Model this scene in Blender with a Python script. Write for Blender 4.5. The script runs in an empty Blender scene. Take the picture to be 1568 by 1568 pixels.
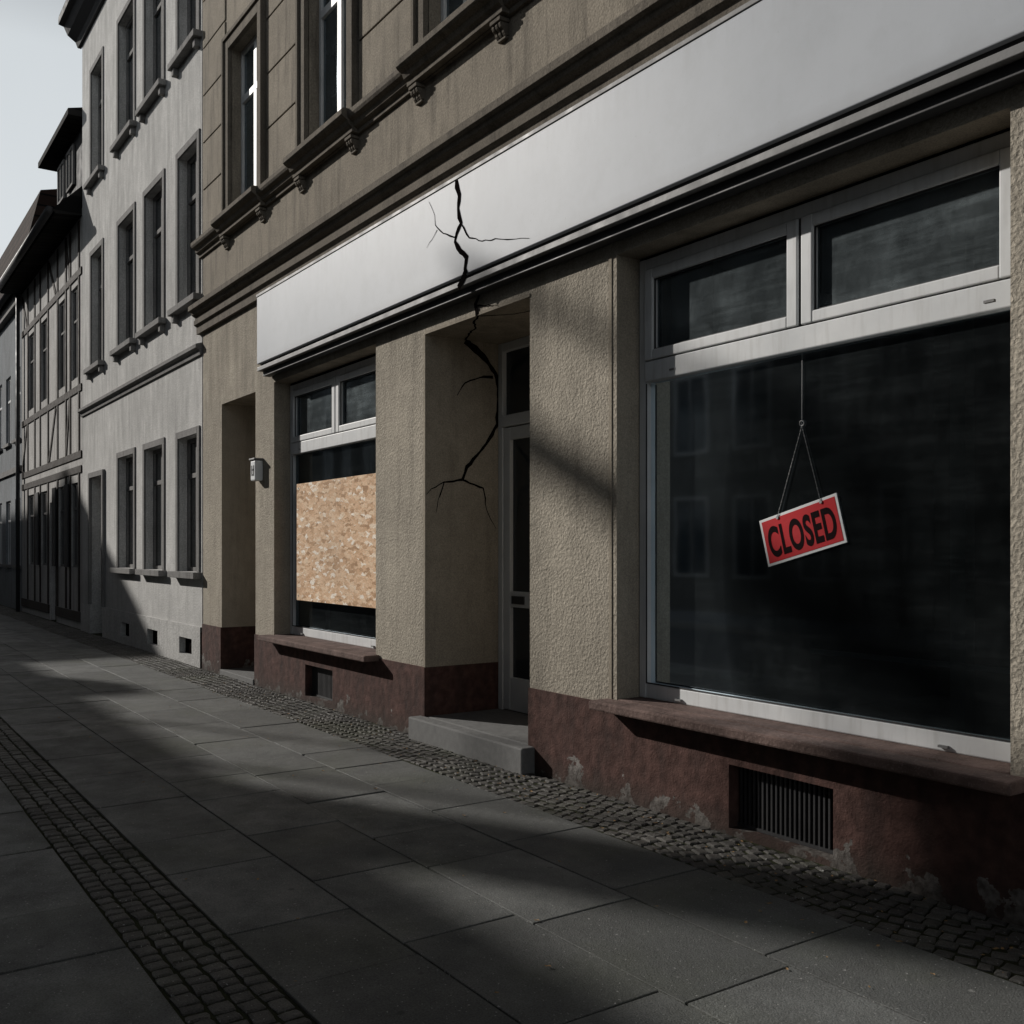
import bpy, math, random
from mathutils import Vector, noise
random.seed(7)
scene=bpy.context.scene
V=Vector
# ------------------------------------------------------------ materials
class NT:
    def __init__(s,name):
        s.m=bpy.data.materials.new(name); s.m.use_nodes=True
        s.t=s.m.node_tree; s.n=s.t.nodes; s.l=s.t.links
        s.n.clear()
        s.out=s.n.new('ShaderNodeOutputMaterial')
        s.p=s.n.new('ShaderNodeBsdfPrincipled')
        s.l.new(s.p.outputs[0],s.out.inputs[0])
        s.tc=s.n.new('ShaderNodeTexCoord')
    def link(s,a,b): s.l.new(a,b)
    def mapping(s,scale=(1,1,1),rot=(0,0,0)):
        k=s.n.new('ShaderNodeMapping'); k.inputs['Scale'].default_value=scale; k.inputs['Rotation'].default_value=rot
        s.link(s.tc.outputs['Object'],k.inputs[0]); return k.outputs[0]
    def noise(s,scale,detail=4,vec=None,rough=.55,dist=0):
        k=s.n.new('ShaderNodeTexNoise'); k.inputs['Scale'].default_value=scale; k.inputs['Detail'].default_value=detail
        k.inputs['Roughness'].default_value=rough; k.inputs['Distortion'].default_value=dist
        s.link(vec if vec is not None else s.tc.outputs['Object'],k.inputs['Vector']); return k.outputs[0]
    def voro(s,scale,vec=None,feature='F1',out=0):
        k=s.n.new('ShaderNodeTexVoronoi'); k.inputs['Scale'].default_value=scale; k.feature=feature
        s.link(vec if vec is not None else s.tc.outputs['Object'],k.inputs['Vector']); return k.outputs[out]
    def ramp(s,fac,stops):
        k=s.n.new('ShaderNodeValToRGB'); e=k.color_ramp.elements
        while len(e)<len(stops): e.new(.5)
        for i,(p,c) in enumerate(stops):
            e[i].position=p; e[i].color=(c if isinstance(c,tuple) else (c,c,c))+(1,)
        s.link(fac,k.inputs[0]); return k.outputs[0]
    def mix(s,fac,a,b,mode='MIX'):
        k=s.n.new('ShaderNodeMix'); k.data_type='RGBA'; k.blend_type=mode
        for i,v in ((0,fac),(6,a),(7,b)):
            if isinstance(v,(int,float)): k.inputs[i].default_value=v
            elif isinstance(v,tuple): k.inputs[i].default_value=v+(1,)
            else: s.link(v,k.inputs[i])
        return k.outputs[2]
    def math(s,op,a,b=0.,c=None,clamp=False):
        k=s.n.new('ShaderNodeMath'); k.operation=op; k.use_clamp=clamp
        for i,v in enumerate((a,b) if c is None else (a,b,c)):
            if isinstance(v,(int,float)): k.inputs[i].default_value=v
            else: s.link(v,k.inputs[i])
        return k.outputs[0]
    def sep(s):
        k=s.n.new('ShaderNodeSeparateXYZ'); s.link(s.tc.outputs['Object'],k.inputs[0]); return k.outputs
    def attr(s,name):
        k=s.n.new('ShaderNodeAttribute'); k.attribute_name=name; return k.outputs['Fac']
    def bump(s,h,strength=.5,dist=.01,prev=None):
        k=s.n.new('ShaderNodeBump'); k.inputs['Strength'].default_value=strength; k.inputs['Distance'].default_value=dist
        s.link(h,k.inputs['Height'])
        if prev is not None: s.link(prev,k.inputs['Normal'])
        return k.outputs[0]
    def set(s,col=None,rough=None,nor=None,metal=None,spec=None):
        for nm,v in (('Base Color',col),('Roughness',rough),('Normal',nor),('Metallic',metal),('Specular IOR Level',spec)):
            if v is None: continue
            if isinstance(v,tuple): s.p.inputs[nm].default_value=v+(1,)
            elif isinstance(v,(int,float)): s.p.inputs[nm].default_value=v
            else: s.link(v,s.p.inputs[nm])
        return s.m
def mul(c,k): return tuple(x*k for x in c)
def stucco(name,col,grain=60,gdist=.006,grime=.5,stain=(.05,.045,.04),gst=.8,low=True,worm=False):
    a=NT(name)
    big=a.noise(.9,5); mid=a.noise(6,6,rough=.65)
    c=a.mix(a.ramp(big,[(.3,0.),(.7,1.)]),mul(col,.80),mul(col,1.1))
    c=a.mix(a.ramp(mid,[(.35,0.),(.75,.5)]),c,mul(col,.60))
    st=a.noise(3,5,vec=a.mapping((2.2,2.2,.22)),rough=.7)
    c=a.mix(a.math('MULTIPLY',a.ramp(st,[(.5,0.),(.78,1.)]),grime),c,stain)
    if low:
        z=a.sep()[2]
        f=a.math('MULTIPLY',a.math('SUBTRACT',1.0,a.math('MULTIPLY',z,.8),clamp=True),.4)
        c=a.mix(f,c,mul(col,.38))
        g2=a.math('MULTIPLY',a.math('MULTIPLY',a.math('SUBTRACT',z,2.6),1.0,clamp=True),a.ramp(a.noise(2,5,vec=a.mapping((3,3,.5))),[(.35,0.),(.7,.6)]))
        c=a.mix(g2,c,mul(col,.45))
    g=a.noise(grain,3,rough=.6,dist=1.2 if worm else 0); v=a.voro(grain*.8)
    spk=a.ramp(g,[(.3,.68),(.7,1.15)])
    c=a.mix(1.,c,spk,'MULTIPLY')
    h=a.math('ADD',a.math('MULTIPLY',g,1.2),a.math('MULTIPLY',v,.8))
    n=a.bump(h,gst,gdist)
    n=a.bump(mid,.25,.015,n)
    return a.set(c,.95,n,spec=.08)
M={}
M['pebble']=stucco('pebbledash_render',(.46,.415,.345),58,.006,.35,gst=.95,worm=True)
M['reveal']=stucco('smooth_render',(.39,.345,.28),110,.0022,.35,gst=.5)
M['tan']=stucco('upper_render',(.31,.275,.225),60,.004,.7,gst=.6,low=False)
M['trim']=stucco('cornice_stone',(.19,.168,.14),70,.003,.8,gst=.5,low=False)
M['white_wall']=stucco('pale_render',(.64,.635,.62),50,.005,.45,stain=(.2,.195,.19),gst=.7)
M['grey_trim']=stucco('grey_trim',(.26,.255,.25),60,.003,.6,gst=.4,low=False)
M['infill']=stucco('timber_infill',(.54,.53,.515),40,.004,.8,stain=(.12,.11,.10),gst=.6,low=False)
M['far_wall']=stucco('far_render',(.28,.30,.32),30,.005,.6,gst=.5)
M['opp_wall']=stucco('opposite_render',(.12,.118,.114),20,.005,.6,gst=.4)
def plinth():
    a=NT('plinth_paint'); base=(.085,.047,.040)
    z=a.sep()[2]
    n1=a.noise(4.2,5,rough=.6); n2=a.noise(14,5)
    c=a.mix(a.ramp(n2,[(.35,0.),(.7,1.)]),mul(base,.65),mul(base,1.2))
    st=a.noise(5,5,vec=a.mapping((1.5,1.5,.4)))
    c=a.mix(a.ramp(st,[(.45,0.),(.72,.7)]),c,(.030,.022,.020))
    m=a.math('ADD',n1,a.math('MULTIPLY',a.math('SUBTRACT',.12,z),.8))
    m2=a.math('ADD',m,a.math('MULTIPLY',n2,.10))
    peel=a.ramp(m2,[(.643,0.),(.650,1.)])
    c=a.mix(peel,c,a.mix(a.ramp(a.noise(25,4),[(.35,0.),(.65,1.)]),(.075,.065,.06),(.215,.20,.188)))
    chip=a.ramp(a.noise(11,5,rough=.7),[(.715,0.),(.725,.8)])
    c=a.mix(chip,c,(.17,.14,.125))
    dirt=a.math('MULTIPLY',a.math('SUBTRACT',1.,a.math('MULTIPLY',z,6.),clamp=True),.65)
    c=a.mix(dirt,c,(.04,.035,.03))
    n=a.bump(a.noise(70,4),.8,.005); n=a.bump(peel,-1.,.014,n); n=a.bump(n2,.5,.02,n)
    return a.set(c,.9,n,spec=.12)
M['plinth']=plinth()
def simple(name,col,rough=.5,bs=40,bd=.002,var=.2,metal=0,spec=.4,bst=.4):
    a=NT(name); n=a.noise(bs*.15,5); c=a.mix(n,mul(col,1-var),mul(col,1+var))
    r=a.ramp(n,[(.3,max(0,rough-.1)),(.7,min(1,rough+.12))])
    return a.set(c,r,a.bump(a.noise(bs,3),bst,bd),metal,spec)
def sillmat():
    a=NT('sandstone_sill'); col=(.135,.094,.083)
    n=a.noise(5,6,rough=.65); f=a.noise(80,3)
    c=a.mix(a.ramp(n,[(.3,0.),(.7,1.)]),mul(col,.5),mul(col,1.3))
    c=a.mix(a.ramp(f,[(.55,0.),(.75,.5)]),c,(.24,.19,.17))
    return a.set(c,.9,a.bump(a.noise(35,4),.8,.009),spec=.12)
M['sill']=sillmat()
def pvc():
    a=NT('white_window_frame'); n=a.noise(3,5); st=a.noise(4,4,vec=a.mapping((6,6,.6)))
    c=a.mix(a.ramp(n,[(.35,0.),(.7,1.)]),(.54,.555,.565),(.66,.67,.675))
    c=a.mix(a.ramp(st,[(.5,0.),(.8,.4)]),c,(.30,.29,.27))
    return a.set(c,.5,a.bump(a.noise(12,3),.1,.002),spec=.25)
M['frame']=pvc()
def signm():
    a=NT('sign_panel_white'); n=a.noise(.7,4); st=a.noise(2.2,6,vec=a.mapping((3,3,.35)),rough=.7)
    z=a.sep()[2]
    c=a.mix(a.ramp(n,[(.3,0.),(.7,1.)]),(.39,.415,.45),(.455,.48,.515))
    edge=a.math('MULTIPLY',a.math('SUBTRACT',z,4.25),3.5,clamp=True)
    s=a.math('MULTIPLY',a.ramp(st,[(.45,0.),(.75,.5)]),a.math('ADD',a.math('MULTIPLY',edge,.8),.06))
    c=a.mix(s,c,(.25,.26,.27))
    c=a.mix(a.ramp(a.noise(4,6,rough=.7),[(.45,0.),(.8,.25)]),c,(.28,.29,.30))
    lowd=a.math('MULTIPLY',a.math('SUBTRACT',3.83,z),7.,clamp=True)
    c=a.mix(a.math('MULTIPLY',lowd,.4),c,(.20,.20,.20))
    sp=a.ramp(a.noise(55,2),[(.71,0.),(.75,.5)])
    c=a.mix(sp,c,(.22,.22,.22))
    return a.set(c,.55,a.bump(a.noise(1.2,2),.1,.02),spec=.2)
M['sign']=signm()
M['dark_metal']=simple('dark_metal',(.03,.03,.032),.6)
M['grey_metal']=simple('grey_metal',(.16,.16,.16),.6,var=.3,metal=.0)
M['black']=simple('crack_void',(.006,.005,.005),1.,spec=0)
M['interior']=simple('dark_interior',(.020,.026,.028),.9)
M['interior2']=simple('interior_grey',(.075,.095,.10),.8)  # blinds and fittings, also the slab imitating a reflection
M['granite']=simple('granite_step',(.14,.14,.138),.85,bs=120,bd=.003,var=.4,bst=.7,spec=.2)
M['timber']=simple('old_timber',(.035,.028,.024),.85,bs=60,bd=.006,var=.4,spec=.15)
M['door']=simple('door_paint',(.52,.54,.55),.5,var=.15)
M['dark_clad']=simple('slate_cladding',(.04,.04,.042),.8,var=.3,spec=.15)
M['shadow_bar']=simple('shadow_bar_dark',(.02,.022,.03),.3)  # dark finish for the unseen bars that throw shadow bands
M['asphalt']=simple('asphalt',(.05,.05,.05),.85,bs=150,bd=.004,var=.3,bst=.7)
M['earth']=simple('earth_ground',(.08,.08,.065),.95,bs=5,bd=.02,var=.4)
M['red']=simple('red_sign_paint',(.46,.022,.028),.65,var=.2,spec=.15)
M['whiteplastic']=simple('white_plastic',(.66,.68,.69),.5,var=.06,spec=.3)
M['ink']=simple('black_lettering',(.012,.006,.007),.9,spec=.05)
M['leaf']=simple('dry_leaf',(.26,.16,.07),.8,var=.5)
M['chain']=simple('chain_steel',(.35,.35,.35),.35,metal=.8)
def tiles(name,col):
    a=NT(name); w=a.n.new('ShaderNodeTexBrick'); w.inputs['Scale'].default_value=1.
    w.inputs['Brick Width'].default_value=.26; w.inputs['Row Height'].default_value=.30; w.inputs['Mortar Size'].default_value=.025
    w.inputs['Color1'].default_value=col+(1,); w.inputs['Color2'].default_value=mul(col,.6)+(1,); w.inputs['Mortar'].default_value=(.01,.01,.01,1)
    k=a.n.new('ShaderNodeCombineXYZ'); s=a.sep(); a.link(s[0],k.inputs[0]); a.link(s[2],k.inputs[1]); a.link(k.outputs[0],w.inputs[0])
    return a.set(w.outputs[0],.9,a.bump(w.outputs['Fac'],-.8,.03),spec=.03)
M['roof']=tiles('roof_tiles_red',(.055,.036,.03))
M['roofdark']=tiles('roof_tiles_dark',(.028,.027,.026))
def glass(name,tint,dust,dcol=(.30,.35,.37),refl=1.15):
    a=NT(name); a.n.remove(a.p)
    tr=a.n.new('ShaderNodeBsdfTransparent'); tr.inputs[0].default_value=tint+(1,)
    gl=a.n.new('ShaderNodeBsdfGlossy'); gl.inputs[0].default_value=(.80,.92,1,1); gl.inputs['Roughness'].default_value=.04
    a.link(a.bump(a.noise(1.3,2),.05,.02),gl.inputs['Normal'])
    fr=a.n.new('ShaderNodeFresnel'); fr.inputs[0].default_value=1.45
    f=a.math('MULTIPLY',fr.outputs[0],refl,clamp=True)
    m1=a.n.new('ShaderNodeMixShader'); a.link(f,m1.inputs[0]); a.link(tr.outputs[0],m1.inputs[1]); a.link(gl.outputs[0],m1.inputs[2])
    df=a.n.new('ShaderNodeBsdfDiffuse'); df.inputs[0].default_value=dcol+(1,)
    st=a.noise(2.5,6,vec=a.mapping((2.2,2.2,1.1)),rough=.7); cl=a.noise(1.1,4)
    dd=a.math('MULTIPLY',a.ramp(a.math('MULTIPLY',st,cl),[(.12,.2),(.42,1.)]),dust)
    wipe=a.ramp(a.noise(1.5,6,vec=a.mapping((1,1,9),(0,.15,0)),rough=.7),[(.45,.75),(.62,1.25)])
    dd=a.math('MULTIPLY',dd,wipe)
    spot=a.ramp(a.voro(38),[(.03,1.),(.05,0.)])
    sel=a.ramp(a.noise(9,2),[(.56,0.),(.6,.5)])
    dd=a.math('ADD',dd,a.math('MULTIPLY',spot,sel),clamp=True)
    m2=a.n.new('ShaderNodeMixShader'); a.link(dd,m2.inputs[0]); a.link(m1.outputs[0],m2.inputs[1]); a.link(df.outputs[0],m2.inputs[2])
    a.link(m2.outputs[0],a.out.inputs[0]); return a.m
M['glass']=glass('shop_glass',(.36,.45,.48),.045)
M['glass_dusty']=glass('dusty_glass',(.4,.46,.5),.36)
a=NT('dark_window_glass'); M['glass_far']=a.set(a.mix(a.noise(1.2,3),(.012,.016,.02),(.04,.05,.058)),.06,a.bump(a.noise(1.5,2),.1,.02))
def osb():
    a=NT('osb_chipboard')
    def layer(rot,off,sc=12):
        mp=a.n.new('ShaderNodeMapping'); mp.inputs['Rotation'].default_value=(0,rot,0); mp.inputs['Scale'].default_value=(1,1,3.0); mp.inputs['Location'].default_value=(off,0,off)
        nz=a.n.new('ShaderNodeTexNoise'); nz.inputs['Scale'].default_value=18; a.link(a.tc.outputs['Object'],nz.inputs[0])
        ad=a.n.new('ShaderNodeVectorMath'); ad.operation='MULTIPLY_ADD'; a.link(nz.outputs['Color'],ad.inputs[0]); ad.inputs[1].default_value=(.06,0,.06); a.link(a.tc.outputs['Object'],ad.inputs[2])
        a.link(ad.outputs[0],mp.inputs[0])
        k=a.n.new('ShaderNodeTexVoronoi'); k.inputs['Scale'].default_value=sc; a.link(mp.outputs[0],k.inputs[0])
        s=a.n.new('ShaderNodeSeparateColor'); a.link(k.outputs['Color'],s.inputs[0])
        return s.outputs[0],s.outputs[1],k.outputs[0]
    A=layer(.5,0);Bb=layer(-.8,3,11);C=layer(1.5,7,15)
    s1=a.ramp(A[1],[(.52,0.),(.54,1.)]); s2=a.ramp(Bb[1],[(.55,0.),(.57,1.)])
    v=a.mix(s1,a.mix(s2,C[0],Bb[0]),A[0])
    c=a.ramp(v,[(0.,(.40,.24,.13)),(.22,(.64,.41,.25)),(.62,(.76,.53,.35)),(.86,(.82,.63,.45)),(.93,(.95,.86,.75))])
    gr=a.ramp(a.noise(26,4,vec=a.mapping((1,1,4),(0,.5,0))),[(.3,.72),(.7,1.15)])
    c=a.mix(1.,c,gr,'MULTIPLY')
    c=a.mix(a.ramp(a.noise(1.3,4),[(.4,0.),(.75,.3)]),c,(.35,.27,.20))
    return a.set(c,.8,a.bump(v,.6,.005),spec=.15)
M['osb']=osb()
def slabm(name,col,green=.3):
    a=NT(name); t=a.attr('tone'); s=a.noise(130,3,rough=.7); m=a.noise(3,6,rough=.65)
    c=a.mix(t,mul(col,.66),mul(col,1.2))
    c=a.mix(a.ramp(m,[(.3,0.),(.72,.75)]),c,mul(col,.42))
    c=a.mix(1.,c,a.ramp(s,[(.3,.5),(.62,1.2)]),'MULTIPLY')
    gr=a.math('MULTIPLY',a.ramp(a.noise(1.4,4),[(.5,0.),(.72,1.)]),green)
    c=a.mix(gr,c,(.06,.07,.035))
    sp=a.ramp(a.noise(60,2),[(.69,0.),(.71,.75)])
    c=a.mix(sp,c,(.36,.36,.35))
    sp2=a.ramp(a.noise(7,3),[(.73,0.),(.75,.6)]); c=a.mix(sp2,c,(.26,.26,.25))
    gum=a.ramp(a.voro(3.1),[(.045,.55),(.06,0.)]); c=a.mix(gum,c,(.03,.03,.03))
    n=a.bump(s,1.,.005); n=a.bump(a.noise(18,4),.5,.008,n)
    return a.set(c,a.ramp(m,[(.3,.5),(.7,.8)]),n,spec=.25)
M['slab']=slabm('paving_slab',(.148,.152,.147))
M['cobble']=slabm('cobblestone',(.105,.10,.092),.4)
def joint():
    a=NT('joint_dirt'); c=a.mix(a.noise(3,4),(.022,.019,.016),(.036,.044,.019))
    return a.set(c,.95,a.bump(a.noise(80,4),.8,.006),spec=.05)
M['joint']=joint()

# ------------------------------------------------------------ mesh helpers
def empty(name):
    o=bpy.data.objects.new(name,None); scene.collection.objects.link(o); return o
class B:
    def __init__(s): s.v=[];s.f=[];s.tone=[]
    def box(s,x0,x1,y0,y1,z0,z1):
        b=len(s.v)
        s.v+=[(x,y,z) for z in (z0,z1) for x,y in ((x0,y0),(x1,y0),(x1,y1),(x0,y1))]
        for q in ((0,1,5,4),(1,2,6,5),(2,3,7,6),(3,0,4,7),(4,5,6,7),(3,2,1,0)): s.f.append(tuple(b+i for i in q))
        return s
    def poly(s,*p):
        b=len(s.v); s.v+=list(p); s.f.append(tuple(range(b,b+len(p)))); return s
    def prism(s,pts,x0,x1):   # pts (y,z) closed outline, extruded along X
        b=len(s.v); n=len(pts)
        s.v+=[(x0,y,z) for y,z in pts]+[(x1,y,z) for y,z in pts]
        for i in range(n):
            j=(i+1)%n; s.f.append((b+i,b+j,b+n+j,b+n+i))
        s.f.append(tuple(b+i for i in reversed(range(n)))); s.f.append(tuple(b+n+i for i in range(n))); return s
    def beam(s,p,q,w,t,up=V((0,1,0))):  # rectangular bar between two points
        p=V(p);q=V(q); d=(q-p).normalized(); a=d.cross(up).normalized()*w/2; c=a.cross(d).normalized()*t/2
        b=len(s.v)
        for e in (p,q):
            for k in (a+c,a-c,-a-c,-a+c): s.v.append(tuple(e+k))
        for r in ((0,1,2,3),(7,6,5,4),(0,4,5,1),(1,5,6,2),(2,6,7,3),(3,7,4,0)): s.f.append(tuple(b+i for i in r))
        return s
    def tube(s,p,q,r,n=10,r2=None):
        p=V(p);q=V(q); d=(q-p).normalized(); u=V((0,0,1)) if abs(d.z)<.9 else V((1,0,0)); a=d.cross(u).normalized(); c=d.cross(a)
        b=len(s.v); r2=r if r2 is None else r2
        for e,rr in ((p,r),(q,r2)):
            for i in range(n):
                t=2*math.pi*i/n; s.v.append(tuple(e+a*math.cos(t)*rr+c*math.sin(t)*rr))
        for i in range(n):
            j=(i+1)%n; s.f.append((b+i,b+j,b+n+j,b+n+i))
        s.f.append(tuple(b+i for i in range(n))); s.f.append(tuple(b+n+i for i in range(n))); return s
    def done(s,name,mat,parent=None,bevel=0,smooth=False):
        me=bpy.data.meshes.new(name); me.from_pydata(s.v,[],s.f); me.update()
        import bmesh
        bm=bmesh.new(); bm.from_mesh(me); bmesh.ops.recalc_face_normals(bm,faces=bm.faces); bm.to_mesh(me); bm.free()
        if s.tone:
            at=me.attributes.new('tone','FLOAT','FACE'); at.data.foreach_set('value',s.tone)
        me.materials.append(M[mat] if isinstance(mat,str) else mat)
        o=bpy.data.objects.new(name,me); scene.collection.objects.link(o)
        if parent: o.parent=parent
        if bevel:
            m=o.modifiers.new('bevel','BEVEL'); m.width=bevel; m.segments=2; m.limit_method='ANGLE'
        if smooth:
            for p in me.polygons: p.use_smooth=True
        return o
def wall(name,x0,x1,z0,z1,y,holes,mat,parent,rmat=None):
    xs=sorted({x0,x1}|{h[0] for h in holes}|{h[1] for h in holes}); zs=sorted({z0,z1}|{max(z0,h[2]) for h in holes}|{min(z1,h[3]) for h in holes})
    xs=[x for x in xs if x0<=x<=x1]; zs=[z for z in zs if z0<=z<=z1]
    b=B(); r=B()
    for i in range(len(xs)-1):
        for j in range(len(zs)-1):
            cx=(xs[i]+xs[i+1])/2; cz=(zs[j]+zs[j+1])/2
            if any(h[0]<cx<h[1] and h[2]<cz<h[3] for h in holes): continue
            a,c,d,e=xs[i],xs[i+1],zs[j],zs[j+1]
            b.poly((a,y,d),(c,y,d),(c,y,e),(a,y,e))
    for h in holes:
        a,c,d,e,dp=h; dd=max(d,z0); ee=min(e,z1); yb=y+dp
        if dd>=ee: continue
        r.poly((a,y,dd),(a,y,ee),(a,yb,ee),(a,yb,dd)); r.poly((c,y,dd),(c,yb,dd),(c,yb,ee),(c,y,ee))
        if e<z1: r.poly((a,y,e),(c,y,e),(c,yb,e),(a,yb,e))
        if d>z0: r.poly((a,y,d),(a,yb,d),(c,yb,d),(c,y,d))
    b.done(name,mat,parent)
    if r.v: r.done(name+'_reveals',rmat or mat,parent)
def window(pre,x0,x1,z0,z1,y,par,fw=.06,mull=(),trans=(),fm='frame',gm='glass_far',th=.05,upper_mull=()):
    f=B()
    f.box(x0,x0+fw,y,y+th,z0,z1).box(x1-fw,x1,y,y+th,z0,z1)
    f.box(x0+fw,x1-fw,y+.001,y+th,z0,z0+fw).box(x0+fw,x1-fw,y+.001,y+th,z1-fw,z1)
    for a,c in trans: f.box(x0+fw,x1-fw,y-.004,y+th,a,c)
    ztop=trans[0][1] if trans else z0+fw
    for a,c in mull: f.box(a,c,y-.002,y+th,z0+fw,z1-fw)
    for a,c in upper_mull: f.box(a,c,y-.002,y+th,ztop,z1-fw)
    f.done(pre+'_frame',fm,par,bevel=.006)
    if gm:
        B().poly((x0+.02,y+th*.6,z0+.02),(x1-.02,y+th*.6,z0+.02),(x1-.02,y+th*.6,z1-.02),(x0+.02,y+th*.6,z1-.02)).done(pre+'_glass',gm,par)

# ------------------------------------------------------------ shop building
shop=empty('shop_building')
XL,XR=-13.58,5.0
door1=(-12.80,-11.56,0,3.50,.9); win1=(-10.96,-8.386,.6,3.53,.2); door2=(-7.44,-5.91,0,3.45,.79); win2=(-4.94,-2.33,.6,3.52,.2)
win3=(-1.1,1.5,.6,3.52,.2)
vents=[(-10.02,-9.32,.05,.385,.10),(-3.95,-3.24,.03,.39,.10),(-.4,.3,.04,.39,.1)]
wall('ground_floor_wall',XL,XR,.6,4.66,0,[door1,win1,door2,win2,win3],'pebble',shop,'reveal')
wall('plinth',XL,XR,-.05,.6,-.016,[(door1[0],door1[1],-.05,.6,.9),(door2[0],door2[1],-.05,.6,.8)]+vents,'plinth',shop,'plinth')
b=B()
for a,c in ((XL,door1[0]),(door1[1],door2[0]),(door2[1],XR)): b.poly((a,-.016,.6),(c,-.016,.6),(c,0,.6),(a,0,.6))
b.done('plinth_ledge','plinth',shop)
b=B()
for x,zt in ((door2[0]-.035,3.45),(win2[0]-.075,3.52)): b.box(x,x+.03,-.006,.001,.6,zt)
b.box(door2[0]-.005,door2[1]+.005,-.007,.001,3.45,3.475)
b.done('arris_strips','reveal',shop)
ups=[(-12.42,-11.38),(-9.97,-8.93),(-7.40,-6.36),(-4.92,-3.88),(-2.4,-1.36),(.1,1.14),(2.6,3.64)]
holes=[(a,c,5.82,7.95,.2) for a,c in ups]+[(a,c,9.3,11.2,.2) for a,c in ups]
wall('upper_wall',XL,XR,4.66,12.6,0,holes,'tan',shop)
B().box(XL,XL+.02,.002,9,0,12.6).box(XR-.02,XR,.002,9,0,12.6).box(XL,XR,9,9.1,0,12.6).done('side_and_back_walls','tan',shop)
B().prism([(-.35,12.6),(4.5,16.2),(9.4,12.6)],XL,XR).done('roof','roof',shop)
B().prism([(0,12.2),(-.1,12.25),(-.35,12.5),(-.35,12.6),(0,12.6)],XL-.05,XR).done('eaves_cornice','trim',shop)
pr=[(.02,4.56),(-.05,4.56),(-.05,4.66),(-.085,4.68),(-.085,4.745),(-.07,4.75),(-.07,4.785),(-.115,4.81),(-.13,4.85),(-.165,4.86),(-.165,4.925),(-.13,4.94),(-.02,4.97),(.02,4.97)]
B().prism(pr,XL-.14,XR).done('main_cornice','trim',shop,bevel=.004)
pr=[(.02,5.60),(-.03,5.60),(-.03,5.64),(-.07,5.66),(-.085,5.70),(-.125,5.72),(-.14,5.745),(-.14,5.79),(-.12,5.80),(.02,5.82)]
B().prism(pr,XL-.1,XR).done('sill_course','trim',shop,bevel=.003)
b=B(); br=B(); sur=B(); blk=B(); cur=B()
prev=XL
for a,c in ups:
    o0,o1=a-.18,c+.18
    b.prism([(.02,5.61),(-.09,5.61),(-.09,5.65),(-.12,5.67),(-.14,5.71),(-.18,5.73),(-.20,5.75),(-.20,5.80),(-.18,5.815),(.02,5.83)],o0-.04,o1+.04)
    for x in (o0+.06,o1-.06):
        br.box(x-.07,x+.07,-.09,.01,5.565,5.595)
        for k in (-.045,0,.045):
            br.prism([(.005,5.47),(-.03,5.47),(-.045,5.49),(-.05,5.51),(-.07,5.525),(-.08,5.545),(-.075,5.562),(.005,5.562)],x+k-.015,x+k+.015)
        br.box(x-.055,x+.055,-.03,.01,5.45,5.468)
    for z0,z1 in ((5.83,7.95),(9.3,11.2)):
        sur.box(a-.13,a,-.05,.01,z0,z1+.13).box(c,c+.13,-.05,.01,z0,z1+.13).box(a,c,-.05,.01,z1,z1+.13)
        sur.box(a-.18,a-.13,-.075,.01,z0,z1+.18).box(c+.13,c+.18,-.075,.01,z0,z1+.18).box(a-.13,c+.13,-.075,.01,z1+.13,z1+.18)
        mid=(a+c)/2
        window('upper_window',a,c,z0,z1,.12,shop,fw=.055,mull=[(mid-.05,mid+.05)],trans=[(z0+(z1-z0)*.68,z0+(z1-z0)*.68+.09)],gm='glass_dusty')
        cur.poly((a,.19,z0),(c,.19,z0),(c,.19,z1),(a,.19,z1))
        if z0>9: sur.box(a-.2,c+.2,-.12,.01,z0-.1,z0)
    if o0-prev>.3:
        z=5.86
        while z<12:
            blk.box(prev+.03,o0-.03,-.016,.004,z,z+.62); z+=.64
    prev=o1
b.done('window_sill_breaks','trim',shop,bevel=.003); br.done('scroll_brackets','trim',shop,bevel=.004)
sur.done('window_surrounds','trim',shop,bevel=.004); blk.done('rusticated_blocks','tan',shop,bevel=.008)
cur.done('window_blinds','interior2',shop)
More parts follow.
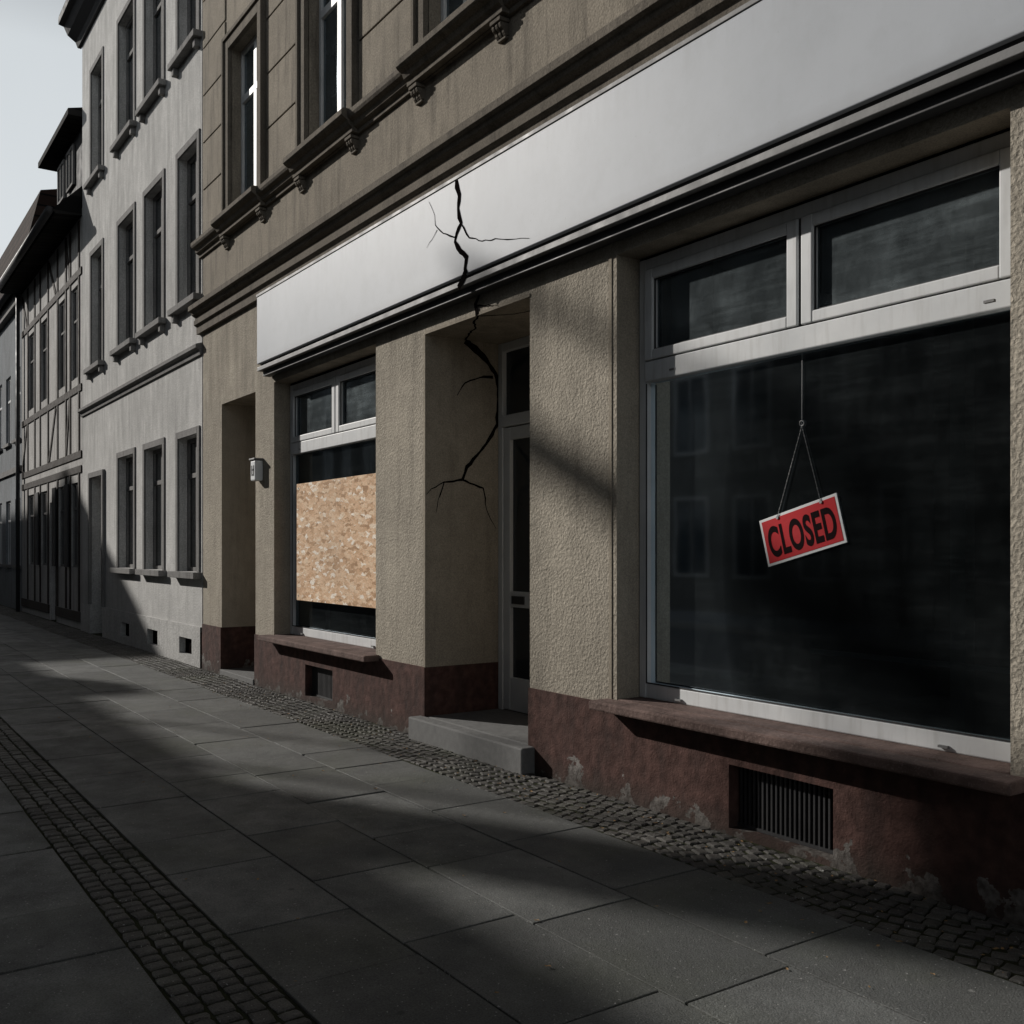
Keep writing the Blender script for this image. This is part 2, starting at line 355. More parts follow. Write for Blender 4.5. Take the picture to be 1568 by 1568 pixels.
# sills
b=B()
for w in (win1,win2,win3):
    b.box(w[0]-.09,w[1]+.09,-.165,-.001,.572,.632); b.box(w[0]+.002,w[1]-.002,-.001,.26,.574,.636)
sl=b.done('window_sills','sill',shop,bevel=.012)
def shopwin(pre,w,mx):
    x0,x1=w[0]+.004,w[1]-.004; y=.19
    f=B(); fw=.065
    f.box(x0,x0+fw,y,y+.07,.636,3.505).box(x1-fw,x1,y,y+.07,.636,3.505)
    f.box(x0+fw,x1-fw,y+.002,y+.07,.636,.636+.095).box(x0+fw,x1-fw,y+.002,y+.07,3.43,3.505)
    f.box(x0+fw,x1-fw,y-.012,y+.07,2.70,2.83)
    for a,c in ((x0+fw+.004,mx-.012),(mx+.012,x1-fw-.004)):
        s=.075
        f.box(a,a+s,y-.02,y+.05,2.836,3.425).box(c-s,c,y-.02,y+.05,2.836,3.425)
        f.box(a+s,c-s,y-.018,y+.05,2.836,2.836+.065).box(a+s,c-s,y-.018,y+.05,3.425-.065,3.425)
    f.done(pre+'_frame','frame',shop,bevel=.007)
    g=B(); g.box(x0+fw,x1-fw,y-.0,y+.004,.731,.74); g.box(x0+fw,x0+fw+.008,y,y+.005,.74,2.69)
    for a,c in ((x0+fw+.004,mx-.012),(mx+.012,x1-fw-.004)):
        g.box(a+.075,c-.075,y-.0,y+.01,2.901,2.909).box(a+.075,c-.075,y-.0,y+.01,3.352,3.36).box(a+.075,a+.083,y-.0,y+.01,2.909,3.352).box(c-.083,c-.075,y-.0,y+.01,2.909,3.352)
    g.box(mx-.011,mx+.011,y-.005,y+.02,2.836,3.425)
    g.done(pre+'_gasket','dark_metal',shop)
    c=B()
    for x,z in ((x0+.35,.655),(x1-.45,.655),(x1-.22,2.74),(x0+.3,2.74)): c.box(x,x+.05,y-.016,y+.001,z,z+.012)
    c.done(pre+'_drain_caps','grey_metal',shop)
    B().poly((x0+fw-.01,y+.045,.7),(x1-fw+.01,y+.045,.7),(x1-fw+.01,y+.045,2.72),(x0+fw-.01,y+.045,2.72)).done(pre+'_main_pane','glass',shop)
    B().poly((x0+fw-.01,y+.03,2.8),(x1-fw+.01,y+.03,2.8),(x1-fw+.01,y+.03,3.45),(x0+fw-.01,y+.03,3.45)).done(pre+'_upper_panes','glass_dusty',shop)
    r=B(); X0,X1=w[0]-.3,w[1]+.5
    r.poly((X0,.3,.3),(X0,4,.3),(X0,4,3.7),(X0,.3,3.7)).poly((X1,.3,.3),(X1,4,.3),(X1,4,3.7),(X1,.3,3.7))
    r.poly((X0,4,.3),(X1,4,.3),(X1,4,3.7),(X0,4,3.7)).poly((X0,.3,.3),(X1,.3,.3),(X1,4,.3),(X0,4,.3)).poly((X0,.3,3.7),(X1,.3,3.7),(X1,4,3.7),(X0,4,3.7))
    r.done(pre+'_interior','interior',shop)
    q=B(); q.box(w[0]+.03,w[0]+.42,.45,.5,.4,3.6); q.box(w[0]+1.4,w[0]+1.5,1.5,1.6,.3,3.65); q.box(w[0]+1.5,w[1],2.0,2.03,1.55,1.58)  # first slab imitates a pale reflected band in the pane
    q.box(w[0]+1.9,w[0]+1.94,1.95,2.4,.3,2.3); q.box(w[0]+1.5,w[1],2.0,2.4,1.02,1.05); q.box(w[0]+.5,w[1]+.2,1.3,1.34,.9,.93)
    q.done(pre+'_interior_fittings','interior2',shop)
shopwin('display_window',win1,-9.67); shopwin('display_window_large',win2,-3.61); shopwin('display_window_third',win3,.2)
# doors
f=B(); x0,x1=door2[0],door2[1]; y=.74
f.box(x0+.003,x0+.07,y,y+.07,.18,3.45).box(x1-.07,x1-.003,y,y+.07,.18,3.45).box(x0+.07,x1-.07,y,y+.07,3.37,3.448).box(x0+.07,x1-.07,y-.01,y+.07,2.70,2.80)
for a,c in ((x0+.075,x0+.76),(x0+.77,x1-.075)):
    f.box(a,a+.10,y+.01,y+.06,.19,2.69).box(c-.10,c,y+.01,y+.06,.19,2.69)
    f.box(a+.1,c-.1,y+.012,y+.06,.19,.48).box(a+.1,c-.1,y+.012,y+.06,2.58,2.69).box(a+.1,c-.1,y+.012,y+.06,1.10,1.24)
f.done('entrance_door_frame','door',shop,bevel=.006)
B().poly((x0,y+.045,.2),(x1,y+.045,.2),(x1,y+.045,3.44),(x0,y+.045,3.44)).done('entrance_door_glass','glass_far',shop)
B().box(x0+.21,x0+.40,y+.0,y+.012,1.13,1.2).box(x0+.70,x0+.74,y-.05,y+.01,1.0,1.3).done('letter_slot_and_handle','dark_metal',shop,bevel=.004)
B().box(-7.52,-5.83,-.13,-.001,-.05,.18).box(-7.437,-5.913,.001,.79,-.05,.182).done('entrance_step','granite',shop,bevel=.012)
B().box(door1[0]+.003,door1[1]-.003,.75,.8,.12,3.5).done('side_door','timber',shop)
B().box(door1[0]+.004,door1[1]-.004,-.03,.75,-.05,.06).done('side_door_step','granite',shop,bevel=.01)
g=B(); bk=B()
for v in vents:
    n=22; x0,x1,z0,z1=v[0],v[1],v[2],v[3]
    for i in range(n):
        x=x0+.02+(x1-x0-.04)*i/(n-1); g.box(x-.006,x+.006,.06,.075,z0+.01,z1-.01)
    g.box(x0,x1,.055,.08,z1-.02,z1-.002).box(x0,x1,.055,.08,z0+.002,z0+.02)
    bk.box(x0-.05,x1+.05,.14,.5,z0-.04,z1+.05)
g.done('basement_grilles','dark_metal',shop); bk.done('basement_void','black',shop)

# ------------------------------------------------------------ sign board
sg=empty('shop_sign_board')
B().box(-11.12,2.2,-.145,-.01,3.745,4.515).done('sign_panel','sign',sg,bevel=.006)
B().box(-11.10,2.18,-.11,-.01,3.705,3.744).done('shadow_gap','dark_metal',sg)
B().box(-11.10,2.2,-.15,-.01,3.66,3.704).done('bottom_rail','grey_metal',sg,bevel=.004)
B().box(-11.05,2.18,-.10,-.01,3.60,3.659).done('lower_rail','dark_metal',sg,bevel=.004)
B().box(-11.13,2.21,-.152,-.01,4.516,4.545).done('top_flashing','grey_metal',sg,bevel=.003)
# ------------------------------------------------------------ cracks
def crack(b,pts,w0,w1,to3d,jit=.007,step=.045):
    P=[V((p[0],p[1],0)) for p in pts]; Q=[]
    for i in range(len(P)-1):
        n=max(1,int((P[i+1]-P[i]).length/step))
        for k in range(n):
            q=P[i].lerp(P[i+1],k/n)
            if k: q+=V((random.uniform(-jit,jit),random.uniform(-jit,jit),0))
            Q.append(q)
    Q.append(P[-1]); N=len(Q); L=[];R=[]
    for i,q in enumerate(Q):
        d=(Q[min(N-1,i+1)]-Q[max(0,i-1)]).normalized(); nn=V((-d.y,d.x,0)); w=w0+(w1-w0)*i/(N-1)
        L.append(q+nn*w*random.uniform(.25,.65)); R.append(q-nn*w*random.uniform(.25,.65))
    for i in range(N-1): b.poly(to3d(L[i]),to3d(L[i+1]),to3d(R[i+1]),to3d(R[i]))
ySg=-.1475
t=lambda p:(p.x,ySg,p.y)
b=B()
crack(b,[(-6.70,4.514),(-6.664,4.381),(-6.673,4.28),(-6.624,4.155),(-6.70,4.094),(-6.72,4.036),(-6.634,3.938),(-6.548,3.867),(-6.567,3.785),(-6.55,3.746)],.055,.05,t)
crack(b,[(-6.70,4.06),(-6.903,4.146),(-7.03,4.249),(-7.04,4.33),(-7.136,4.47)],.014,.004,t)
crack(b,[(-6.62,4.14),(-6.508,4.009),(-6.324,3.936),(-6.145,3.909),(-5.93,3.849),(-5.712,3.80)],.016,.004,t)
crack(b,[(-7.0,4.2),(-7.17,4.097)],.007,.003,t)
b.done('sign_crack','black',sg)
b=B()
crack(b,[(-6.55,3.745),(-6.60,3.70),(-6.66,3.655)],.06,.05,lambda p:(p.x,-.1535,p.y))
b.done('rail_crack','black',sg)
b=B()
t=lambda p:(p.x,-.009,p.y)
crack(b,[(-6.62,3.66),(-6.58,3.60),(-6.635,3.54),(-6.61,3.452)],.055,.04,t)
crack(b,[(-6.62,3.53),(-6.45,3.50),(-6.3,3.46)],.012,.004,t)
tc=lambda p:(p.x,p.y,3.447)
crack(b,[(-6.61,0),(-6.8,.08),(-7.0,.22),(-7.2,.28),(-7.44,.40)],.02,.02,tc)
crack(b,[(-6.61,0.02),(-6.4,.2),(-6.1,.3),(-5.92,.5)],.02,.006,tc)
tr=lambda p:(-7.4365,p.x,p.y)
crack(b,[(.40,3.447),(.546,3.354),(.685,3.224),(.74,3.144),(.755,2.91),(.735,2.733),(.615,2.549),(.41,2.335),(.36,2.22)],.065,.03,tr,jit=.005)
crack(b,[(.685,3.15),(.546,3.134),(.39,3.07),(.31,2.955)],.025,.006,tr)
crack(b,[(.36,2.22),(.177,2.194),(.05,2.13),(.003,2.08)],.022,.008,tr)
crack(b,[(.177,2.19),(.12,2.04),(.10,1.93)],.014,.004,tr)
crack(b,[(.36,2.22),(.58,2.153),(.615,1.967),(.72,1.793)],.022,.005,tr)
b.done('wall_crack','black',shop)
# ------------------------------------------------------------ OSB board
ob=empty('osb_board')
B().box(-10.66,-8.40,.150,.166,1.04,2.35).done('board','osb',ob,bevel=.002)
b=B()
for x in (-10.6,-9.5,-8.5):
    for z in (1.09,1.7,2.30): b.tube((x,.151,z),(x,.147,z),.008)
b.done('screws','chain',ob)
# ------------------------------------------------------------ closed sign
cs=empty('closed_sign'); C=V((-3.64,0,1.707)); an=math.radians(14.5)
ux=V((math.cos(an),0,math.sin(an))); uz=V((-math.sin(an),0,math.cos(an))); Yb=.231
def T(u,v,y): p=C+ux*u+uz*v; return (p.x,y,p.z)
def plate(u0,u1,v0,v1,y0,y1,name,mat):
    b=B(); b.v=[T(u,v,y) for y in (y0,y1) for u,v in ((u0,v0),(u1,v0),(u1,v1),(u0,v1))]
    b.f=[(0,1,2,3),(4,5,6,7),(0,1,5,4),(1,2,6,5),(2,3,7,6),(3,0,4,7)]; b.done(name,mat,cs,bevel=.001)
plate(-.276,.276,-.137,.137,Yb-.005,Yb,'plate','whiteplastic')
plate(-.261,.261,-.122,.122,Yb-.0065,Yb-.0051,'red_face','red')
cu=bpy.data.curves.new('txt','FONT'); cu.body='CLOSED'; cu.align_x='CENTER'; cu.size=1; cu.offset=.03; cu.space_character=1.08
to=bpy.data.objects.new('txt',cu); scene.collection.objects.link(to)
dg=bpy.context.evaluated_depsgraph_get(); me=bpy.data.meshes.new_from_object(to.evaluated_get(dg))
bpy.data.objects.remove(to)
xs=[v.co.x for v in me.vertices]; ys=[v.co.y for v in me.vertices]; sx=.475/(max(xs)-min(xs)); sy=.18/(max(ys)-min(ys)); mx=(max(xs)+min(xs))/2; my=(max(ys)+min(ys))/2
for v in me.vertices: v.co=V(T((v.co.x-mx)*sx,(v.co.y-my)*sy-.008,Yb-.0078))
me.materials.append(M['ink']); me.name='lettering'; lo=bpy.data.objects.new('lettering',me); scene.collection.objects.link(lo); lo.parent=cs
b=B(); A=V((-3.635,.226,2.29))
for u in (-.14,.17):
    e=V(T(u,.118,Yb-.009)); n=26
    for i in range(n):
        p=A.lerp(e,i/n); q=A.lerp(e,(i+.8)/n); b.tube(p,q,.0026 if i%2 else .0018,6)
    b.tube(e+V((0,-.003,0)),e+V((0,.004,0)),.009)
b.tube(A,(-3.635,.228,2.70),.0009,5)
for i in range(12):
    t0,t1=2*math.pi*i/12,2*math.pi*(i+1)/12; cc=A+V((0,0,.015))
    b.tube(cc+V((math.cos(t0),0,math.sin(t0)))*.015,cc+V((math.cos(t1),0,math.sin(t1)))*.015,.003,6)
b.done('chain','chain',cs)
# ------------------------------------------------------------ house number lamp
hl=empty('house_number_lamp')
B().box(-11.46,-11.30,-.10,-.002,2.42,2.66).done('housing','whiteplastic',hl,bevel=.015)
B().box(-11.47,-11.29,-.115,-.002,2.665,2.685).done('cap','grey_metal',hl,bevel=.004)
B().box(-11.42,-11.34,-.104,-.099,2.48,2.50).box(-11.42,-11.40,-.104,-.099,2.50,2.60).box(-11.42,-11.34,-.104,-.099,2.54,2.56).box(-11.36,-11.34,-.104,-.099,2.5,2.6).done('number','dark_metal',hl)

# ------------------------------------------------------------ pale building
pb=empty('pale_apartment_building'); X0,X1=-21.4,-13.62
cols=[(-18.35,-17.28),(-16.58,-15.53),(-14.72,-13.80)]; c0=(-20.55,-19.6)
hs=[]
for a,c in cols:
    for z0,z1 in ((1.30,3.22),(5.12,7.3),(8.72,10.85)): hs.append((a,c,z0,z1,.16))
for z0,z1 in ((5.12,7.3),(8.72,10.85)): hs.append((c0[0],c0[1],z0,z1,.16))
hs.append((c0[0],c0[1]+.1,0,3.0,.35))
bv=[(-18.1,-17.5,.12,.36,.1),(-16.35,-15.75,.12,.36,.1),(-14.6,-14.0,.12,.36,.1)]
wall('facade',X0,X1,.55,11.9,0,hs,'white_wall',pb)
wall('plinth',X0,X1,-.05,.55,-.03,[(c0[0],c0[1]+.1,-.05,.55,.38)]+bv,'white_wall',pb)
B().poly((X0,-.03,.55),(c0[0],-.03,.55),(c0[0],0,.55),(X0,0,.55)).poly((c0[1]+.1,-.03,.55),(X1,-.03,.55),(X1,0,.55),(c0[1]+.1,0,.55)).done('plinth_top','white_wall',pb)
B().box(X0,X0+.02,.003,9,0,11.9).box(X1-.02,X1,.003,9,0,11.9).box(X0,X1,9,9.1,0,11.9).done('side_and_back_walls','white_wall',pb)
s=B(); st=B()
for h in hs:
    a,c,z0,z1,_=h
    if z0<1:
        s.box(a-.1,a,-.05,.01,.56,z1+.1).box(c,c+.1,-.05,.01,.56,z1+.1).box(a,c,-.05,.01,z1,z1+.1)
        B().box(a,c,.27,.31,.1,z1).done('front_door','timber',pb); continue
    w=.10
    s.box(a-w,a,-.022,.01,z0,z1+w).box(c,c+w,-.022,.01,z0,z1+w).box(a,c,-.022,.01,z1,z1+w)
    st.box(a-w-.07,c+w+.07,-.12,.01,z0-.09,z0-.002)
    if z0>4: st.box(a-w,a-w+.1,-.08,.01,z0-.2,z0-.09).box(c+w-.1,c+w,-.08,.01,z0-.2,z0-.09)
    m=(a+c)/2
    window('window',a,c,z0,z1,.12,pb,mull=[(m-.04,m+.04)],trans=[(z0+(z1-z0)*.7,z0+(z1-z0)*.7+.07)],fm='grey_trim')
s.done('window_surrounds','grey_trim',pb,bevel=.004); st.done('window_sills','grey_trim',pb,bevel=.006)
B().prism([(.01,4.28),(-.03,4.28),(-.04,4.34),(-.09,4.37),(-.09,4.42),(.01,4.45)],X0,X1).done('string_course','grey_trim',pb)
B().prism([(.01,11.75),(-.06,11.75),(-.1,11.85),(-.25,11.95),(-.32,12.1),(-.42,12.12),(-.42,12.25),(.01,12.3)],X0-.15,X1).done('eaves_cornice','dark_clad',pb)
B().prism([(-.42,12.26),(4.5,16),(9.4,12.26)],X0-.1,X1).done('roof','roofdark',pb)
bk=B()
for v in bv: bk.box(v[0]-.03,v[1]+.03,.06,.4,v[2]-.03,v[3]+.03)
bk.done('basement_windows','black',pb)
# ------------------------------------------------------------ half timbered house
ht=empty('half_timbered_house'); X0,X1=-28.9,-21.42
gw=[(-27.9,-27.0),(-26.1,-25.2),(-23.9,-23.1),(-22.5,-21.75)]
hs=[(a,c,1.25,3.0,.1) for a,c in gw]+[(a,c,5.15,7.05,.1) for a,c in gw]+[(-24.95,-24.15,0,2.7,.25)]
wall('infill_wall',X0,X1,0,8.5,0,hs,'infill',ht)
B().box(X0,X0+.02,.003,9,0,8.5).box(X1-.02,X1,.003,9,0,8.5).done('side_walls','infill',ht)
t=B()
for z in (0.25,3.25,3.55,4.9,7.25): 
    if z==.25: t.box(X0,-24.97,-.03,.01,z-.1,z+.1); t.box(-24.13,X1,-.03,.01,z-.1,z+.1)
    else: t.box(X0,X1,-.025,.01,z-.07,z+.07)
for a,c in gw:
    for x in (a-.07,c+.07):
        t.box(x-.06,x+.06,-.02,.01,.36,3.17); t.box(x-.06,x+.06,-.02,.01,3.63,8.3)
for k,(xa,xb) in enumerate(((-28.8,-28.1),(-25.0,-24.2),(-23.0,-22.65))):
    t.beam((xa,-.004,3.65),(xb,-.004,4.8),.11,.03); t.beam((xb,-.003,7.35),(xa,-.003,8.2),.11,.03)
t.done('timber_frame','timber',ht)
for a,c in gw:
    for z0,z1 in ((1.25,3.0),(5.15,7.05)):
        m=(a+c)/2; window('window',a,c,z0,z1,.04,ht,fw=.05,mull=[(m-.03,m+.03)],trans=[(z0+1.2,z0+1.25)],fm='grey_trim')
sh=B()
for a,c in gw[1:]: sh.box(a-.42,a-.02,-.07,-.04,1.25,3.0)
sh.done('shutters','dark_clad',ht,bevel=.004)
B().box(-24.95,-24.15,.12,.16,0,2.7).done('door','timber',ht)
B().prism([(-.55,8.38),(-.5,8.3),(.0,8.35),(4.5,8.35),(9.2,8.35),(9.5,8.4),(4.5,13.6)],X0-.05,X1-.02).done('roof','roofdark',ht)
B().tube((X0-.1,-.60,8.36),(X1-.03,-.60,8.36),.075).done('gutter','dark_metal',ht,smooth=True)
d=B(); d.box(-24.6,-21.6,.1,3.0,8.6,10.35); d.done('dormer','dark_clad',ht)
B().prism([(-.25,10.36),(-.25,10.48),(1.4,10.95),(3.2,10.95),(3.2,10.36)],-24.95,-21.5).done('dormer_roof','roofdark',ht)
for a in (-24.3,-23.3): window('dormer_window',a,a+.7,9.35,10.2,.04,ht,mull=[(a+.32,a+.38)],fm='grey_trim')
B().tube((-28.8,-.12,0),(-28.8,-.12,8.3),.05).done('downpipe','dark_metal',ht,smooth=True)
# ------------------------------------------------------------ far house
fh=empty('corner_house'); X0,X1=-44,-28.95
hs=[]; x=-30.1
while x>-43: 
    hs+= [(x,x+.9,1.2,3.0,.12),(x,x+.9,4.6,6.5,.12)]; x-=1.7
wall('facade',X0,X1,0,8.4,0,hs,'far_wall',fh)
B().box(X0,X0+.02,.003,9,0,8.4).box(X1-.02,X1,.003,9,0,8.4).done('side_walls','far_wall',fh)
s=B()
for h in hs:
    window('window',h[0],h[1],h[2],h[3],.05,fh,mull=[((h[0]+h[1])/2-.03,(h[0]+h[1])/2+.03)],trans=[(h[2]+1.2,h[2]+1.26)])
    s.box(h[0]-.1,h[1]+.1,-.08,.01,h[2]-.08,h[2])
s.box(X0,X1,-.06,.01,3.7,3.85).box(X0,X1,-.15,.01,8.1,8.4)
s.done('sills_and_courses','grey_trim',fh)
B().prism([(-.2,8.41),(.45,11.2),(4.5,12.3),(9,8.41)],X0,X1).done('mansard_roof','roof',fh)
B().tube((X0,-.28,8.42),(X1,-.28,8.42),.07).done('gutter','dark_metal',fh,smooth=True)

# ------------------------------------------------------------ paving
def stone(b,cs,h,inset,depth,tone,var=.0015):
    cx=sum(c[0] for c in cs)/len(cs); cy=sum(c[1] for c in cs)/len(cs); n=len(cs); k=len(b.v)
    hs=[h+random.uniform(-var,var) for _ in cs]
    top=[]
    for (x,y),hh in zip(cs,hs):
        dx,dy=cx-x,cy-y; L=math.hypot(dx,dy); f=inset*1.414/L; top.append((x+dx*f,y+dy*f,hh))
    b.v+=[(x,y,-depth) for x,y in cs]+[(x,y,hh-inset*.6) for (x,y),hh in zip(cs,hs)]+top
    for i in range(n):
        j=(i+1)%n; b.f+=[(k+i,k+j,k+n+j,k+n+i),(k+n+i,k+n+j,k+2*n+j,k+2*n+i)]
    b.f.append(tuple(k+2*n+i for i in range(n))); b.tone+=[tone]*(2*n+1)
pv=empty('pavement')
B().poly((-60,-5.05,-.011),(20,-5.05,-.011),(20,.9,-.011),(-60,.9,-.011)).done('joint_bed','joint',pv)
b=B()
rows=[(-.60-.5625*i,-.60-.5625*(i+1)) for i in range(4)]+[(-3.22-.61*i,-3.22-.61*(i+1)) for i in range(3)]
for r,(ya,yb) in enumerate(rows):
    x=-60+(r%2)*.46+r*.11
    while x<8:
        L=random.choice((.92,.92,.92,.80,1.0,.62))
        g=.005; j=lambda:random.uniform(-.0025,.0025)
        # corners occasionally chipped
        cc=[(x+g+j(),yb+g+j()),(x+L-g+j(),yb+g+j()),(x+L-g+j(),ya-g+j()),(x+g+j(),ya-g+j())]
        if random.random()<.22:
            k=random.randrange(4); p=V(cc[k]+(0,)); q=V(cc[k-1]+(0,)); n_=V(cc[(k+1)%4]+(0,)); d1=random.uniform(.015,.05); d2=random.uniform(.015,.05)
            a1=p+(q-p).normalized()*d1; a2=p+(n_-p).normalized()*d2
            cc=cc[:k]+[(a1.x,a1.y),(a2.x,a2.y)]+cc[k+1:]
        stone(b,cc,random.uniform(-.003,.002),.003,.03,random.random(),.001)
        x+=L
b.done('paving_slabs','slab',pv)
b=B()
def cobbles(b,x0,x1,y0,y1,rows,s,arc):
    w=(y1-y0)/rows; 
    for r in range(rows):
        yc=y0+w*(r+.5); x=x0+random.random()*s
        while x<x1:
            l=s*random.uniform(.7,1.25)
            off=arc*math.sin(x*2.6+r*.25)*.016
            a=random.uniform(-.14,.14)+arc*.42*math.cos(x*2.6); hx,hy=l/2-.0048,w/2-.0042
            hy*=random.uniform(.86,1.03)
            p=[]
            for sx_,sy_ in ((-1,-1),(.1,-1.08),(1,-1),(1.06,.1),(1,1),(-.1,1.08),(-1,1),(-1.06,-.1)):
                ux_,uy_=sx_*hx*random.uniform(.86,1.0),sy_*hy*random.uniform(.86,1.0)
                p.append((x+l/2+ux_*math.cos(a)-uy_*math.sin(a), min(-.02,yc+off+ux_*math.sin(a)+uy_*math.cos(a))))
            stone(b,p,random.uniform(-.005,.002),.008,.03,random.random(),.0008)
            x+=l
cobbles(b,-34,4,-.595,-.018,7,.092,1.)
b.done('cobble_strip','cobble',pv)
b=B(); cobbles(b,-34,4,-3.215,-2.855,4,.092,0.); b.done('mosaic_strip','cobble',pv)
kb=B(); x=-60
while x<20: kb.box(x+.004,x+.996,-5.22,-5.052,-.3,.0); x+=1
kb.done('kerb','granite',pv,bevel=.012)
gr=B().poly((-400,-400,-.135),(400,-400,-.135),(400,400,-.135),(-400,400,-.135)).done('ground','earth')
B().poly((-200,-11,-.13),(60,-11,-.13),(60,-5.2,-.13),(-200,-5.2,-.13)).done('road','asphalt')
B().box(-200,60,-14,-11,-.2,0.).done('far_pavement','granite',bevel=.02)
b=B()
for i in range(300):
    x=random.uniform(-13,-.5); y=-abs(random.gauss(.0,.4))-.05 if random.random()<.75 else random.uniform(-2.8,-.6)
    s=random.uniform(.005,.016); a=random.random()*6.28; z=.006; pts=[]
    for k,(u,v,h) in enumerate(((-1,0,.2),(-.3,.5,.0),(.5,.45,.3),(1.1,0,.1),(.5,-.4,.35),(-.3,-.5,.1))):
        pts.append((x+s*(u*math.cos(a)-v*math.sin(a)),y+s*(u*math.sin(a)+v*math.cos(a)),z+h*s))
    b.poly(*pts)
b.done('fallen_leaves','leaf')
# ------------------------------------------------------------ opposite side
def opp(name,x0,x1,H,gable=None):
    e=empty(name)
    hs=[]; x=x0+.9
    while x+1.1<x1:
        for z in (1.0,4.2,7.4): hs.append((x,x+1.05,z,z+1.9,0))
        x+=2.1
    b=B(); b.box(x0,x1,-24,-14,0,H); 
    b.done('walls','opp_wall',e)
    g=B(); f=B()
    for h in hs:
        g.box(h[0],h[1],-13.998,-13.99,h[2],h[3]); f.box(h[0]-.1,h[0],-14,-13.95,h[2]-.1,h[3]+.1).box(h[1],h[1]+.1,-14,-13.95,h[2]-.1,h[3]+.1).box(h[0],h[1],-14,-13.95,h[3],h[3]+.1).box(h[0],h[1],-14,-13.95,h[2]-.1,h[2])
        f.box((h[0]+h[1])/2-.03,(h[0]+h[1])/2+.03,-13.99,-13.97,h[2],h[3])
    g.done('windows','glass_far',e); f.done('window_frames','grey_trim',e)
    if gable:
        b=B(); n=len(gable); b.v=[(x,-13.99,z) for x,z in gable]+[(x,-23.9,z) for x,z in gable]
        for i in range(n): b.f.append((i,(i+1)%n,n+(i+1)%n,n+i))
        b.f.append(tuple(range(n))); b.f.append(tuple(range(n,2*n))); b.done('gable','roofdark',e)
    return e
opp('apartment_block',-90,-53,17.0)
opp('gabled_house',-52.9,-43.5,14.3,[(-52.9,14.31),(-52.9,17.0),(-51,17.8),(-43.3,14.31)])
r=opp('terraced_house',-43.4,-30.9,12.5)
opp('terraced_house',-30.8,14,12.5)
d=B(); d.box(-31.35,-30.6,-14.9,-14.2,12.0,15.15); d.box(-31.42,-30.53,-14.97,-14.13,15.16,15.3)  # unseen stacks added on the roofs to cast dark streaks across the street
d.box(-26.6,-25.9,-14.9,-14.2,12.0,13.3); d.box(-38.4,-37.5,-14.9,-14.2,12.0,13.4); d.done('added_shadow_stacks','dark_clad',r)
s=B()
s.beam((-35.35,-14.6,17.52),(-32.5,-14.6,16.22),.32,.4); s.beam((-35.35,-14.6,18.62),(-32.9,-14.6,17.35),.16,.3)  # unseen sloping bars added to cast slanted shadow bands on the pier
s.box(-35.30,-35.24,-14.64,-14.56,12.2,18.5); s.box(-32.96,-32.9,-14.64,-14.56,12.2,17.35)
s.done('added_shadow_bars','shadow_bar',r)
lp=empty('street_lamp')
B().tube((-38,-11.4,0),(-38,-11.4,7.0),.09,14,.06).tube((-38,-11.4,6.9),(-38,-10.4,7.2),.04).box(-38.15,-37.85,-10.6,-9.9,7.12,7.26).done('post_and_lantern','grey_metal',lp)

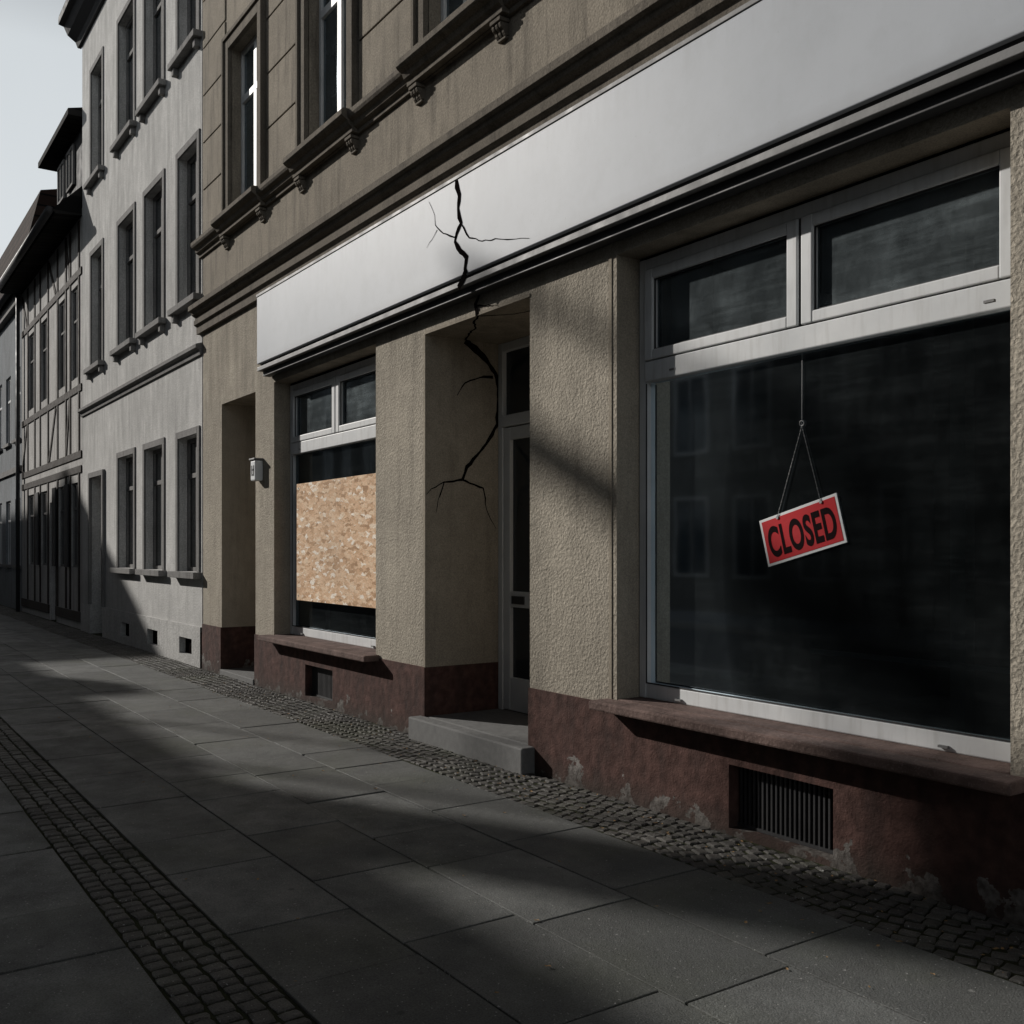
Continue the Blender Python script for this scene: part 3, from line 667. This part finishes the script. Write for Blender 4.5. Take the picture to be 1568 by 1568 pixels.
# ------------------------------------------------------------ light
v=V((2.0,1.0,-1.03)).normalized()
elev=math.asin(-v.z); az=math.atan2(-v.x,-v.y)
w=bpy.data.worlds.new('World'); scene.world=w; w.use_nodes=True
nt=w.node_tree
sky=nt.nodes.new('ShaderNodeTexSky'); sky.sky_type='NISHITA'; sky.sun_disc=False; sky.sun_elevation=elev; sky.sun_rotation=az%(2*math.pi); sky.air_density=1.; sky.dust_density=3
tc_=nt.nodes.new('ShaderNodeTexCoord'); sp_=nt.nodes.new('ShaderNodeSeparateXYZ'); nt.links.new(tc_.outputs['Generated'],sp_.inputs[0])
rp=nt.nodes.new('ShaderNodeValToRGB'); rp.color_ramp.elements[0].position=.0; rp.color_ramp.elements[0].color=(.95,.95,.95,1); rp.color_ramp.elements[1].position=.56; rp.color_ramp.elements[1].color=(.0,.0,.0,1)
e=rp.color_ramp.elements.new(.42); e.color=(.8,.8,.8,1)
nt.links.new(sp_.outputs[2],rp.inputs[0])
nz=nt.nodes.new('ShaderNodeTexNoise'); nz.inputs['Scale'].default_value=2.2; nz.inputs['Detail'].default_value=4; nt.links.new(tc_.outputs['Generated'],nz.inputs[0])
hz=nt.nodes.new('ShaderNodeMix'); hz.data_type='RGBA'; nt.links.new(nz.outputs[0],hz.inputs[0]); hz.inputs[6].default_value=(14.,15.2,16.0,1); hz.inputs[7].default_value=(16.8,17.6,18.1,1)
mx_=nt.nodes.new('ShaderNodeMix'); mx_.data_type='RGBA'; nt.links.new(rp.outputs[0],mx_.inputs[0]); nt.links.new(hz.outputs[2],mx_.inputs[7])
bg=nt.nodes['Background']; bg.inputs[1].default_value=.05; nt.links.new(mx_.outputs[2],bg.inputs[0])
dk=nt.nodes.new('ShaderNodeMix'); dk.data_type='RGBA'; dk.blend_type='MULTIPLY'; dk.inputs[0].default_value=1.; nt.links.new(sky.outputs[0],dk.inputs[6]); dk.inputs[7].default_value=(.47,.46,.45,1); nt.links.new(dk.outputs[2],mx_.inputs[6])
sl=bpy.data.lights.new('sun','SUN'); sl.energy=4.4; sl.angle=math.radians(.55); sl.color=(1,.955,.895)
so=bpy.data.objects.new('sun',sl); scene.collection.objects.link(so); so.rotation_euler=v.to_track_quat('-Z','Y').to_euler()
cam=bpy.data.cameras.new('camera'); co=bpy.data.objects.new('camera',cam); scene.collection.objects.link(co)
co.location=(0,-4.22,1.6); co.rotation_euler=(math.radians(90),0,math.radians(55.5)); cam.lens=35; cam.sensor_width=36; cam.shift_y=.0376; cam.clip_start=.05; cam.clip_end=1500
scene.camera=co
scene.view_settings.view_transform='Standard'; scene.view_settings.look='None'; scene.view_settings.exposure=0
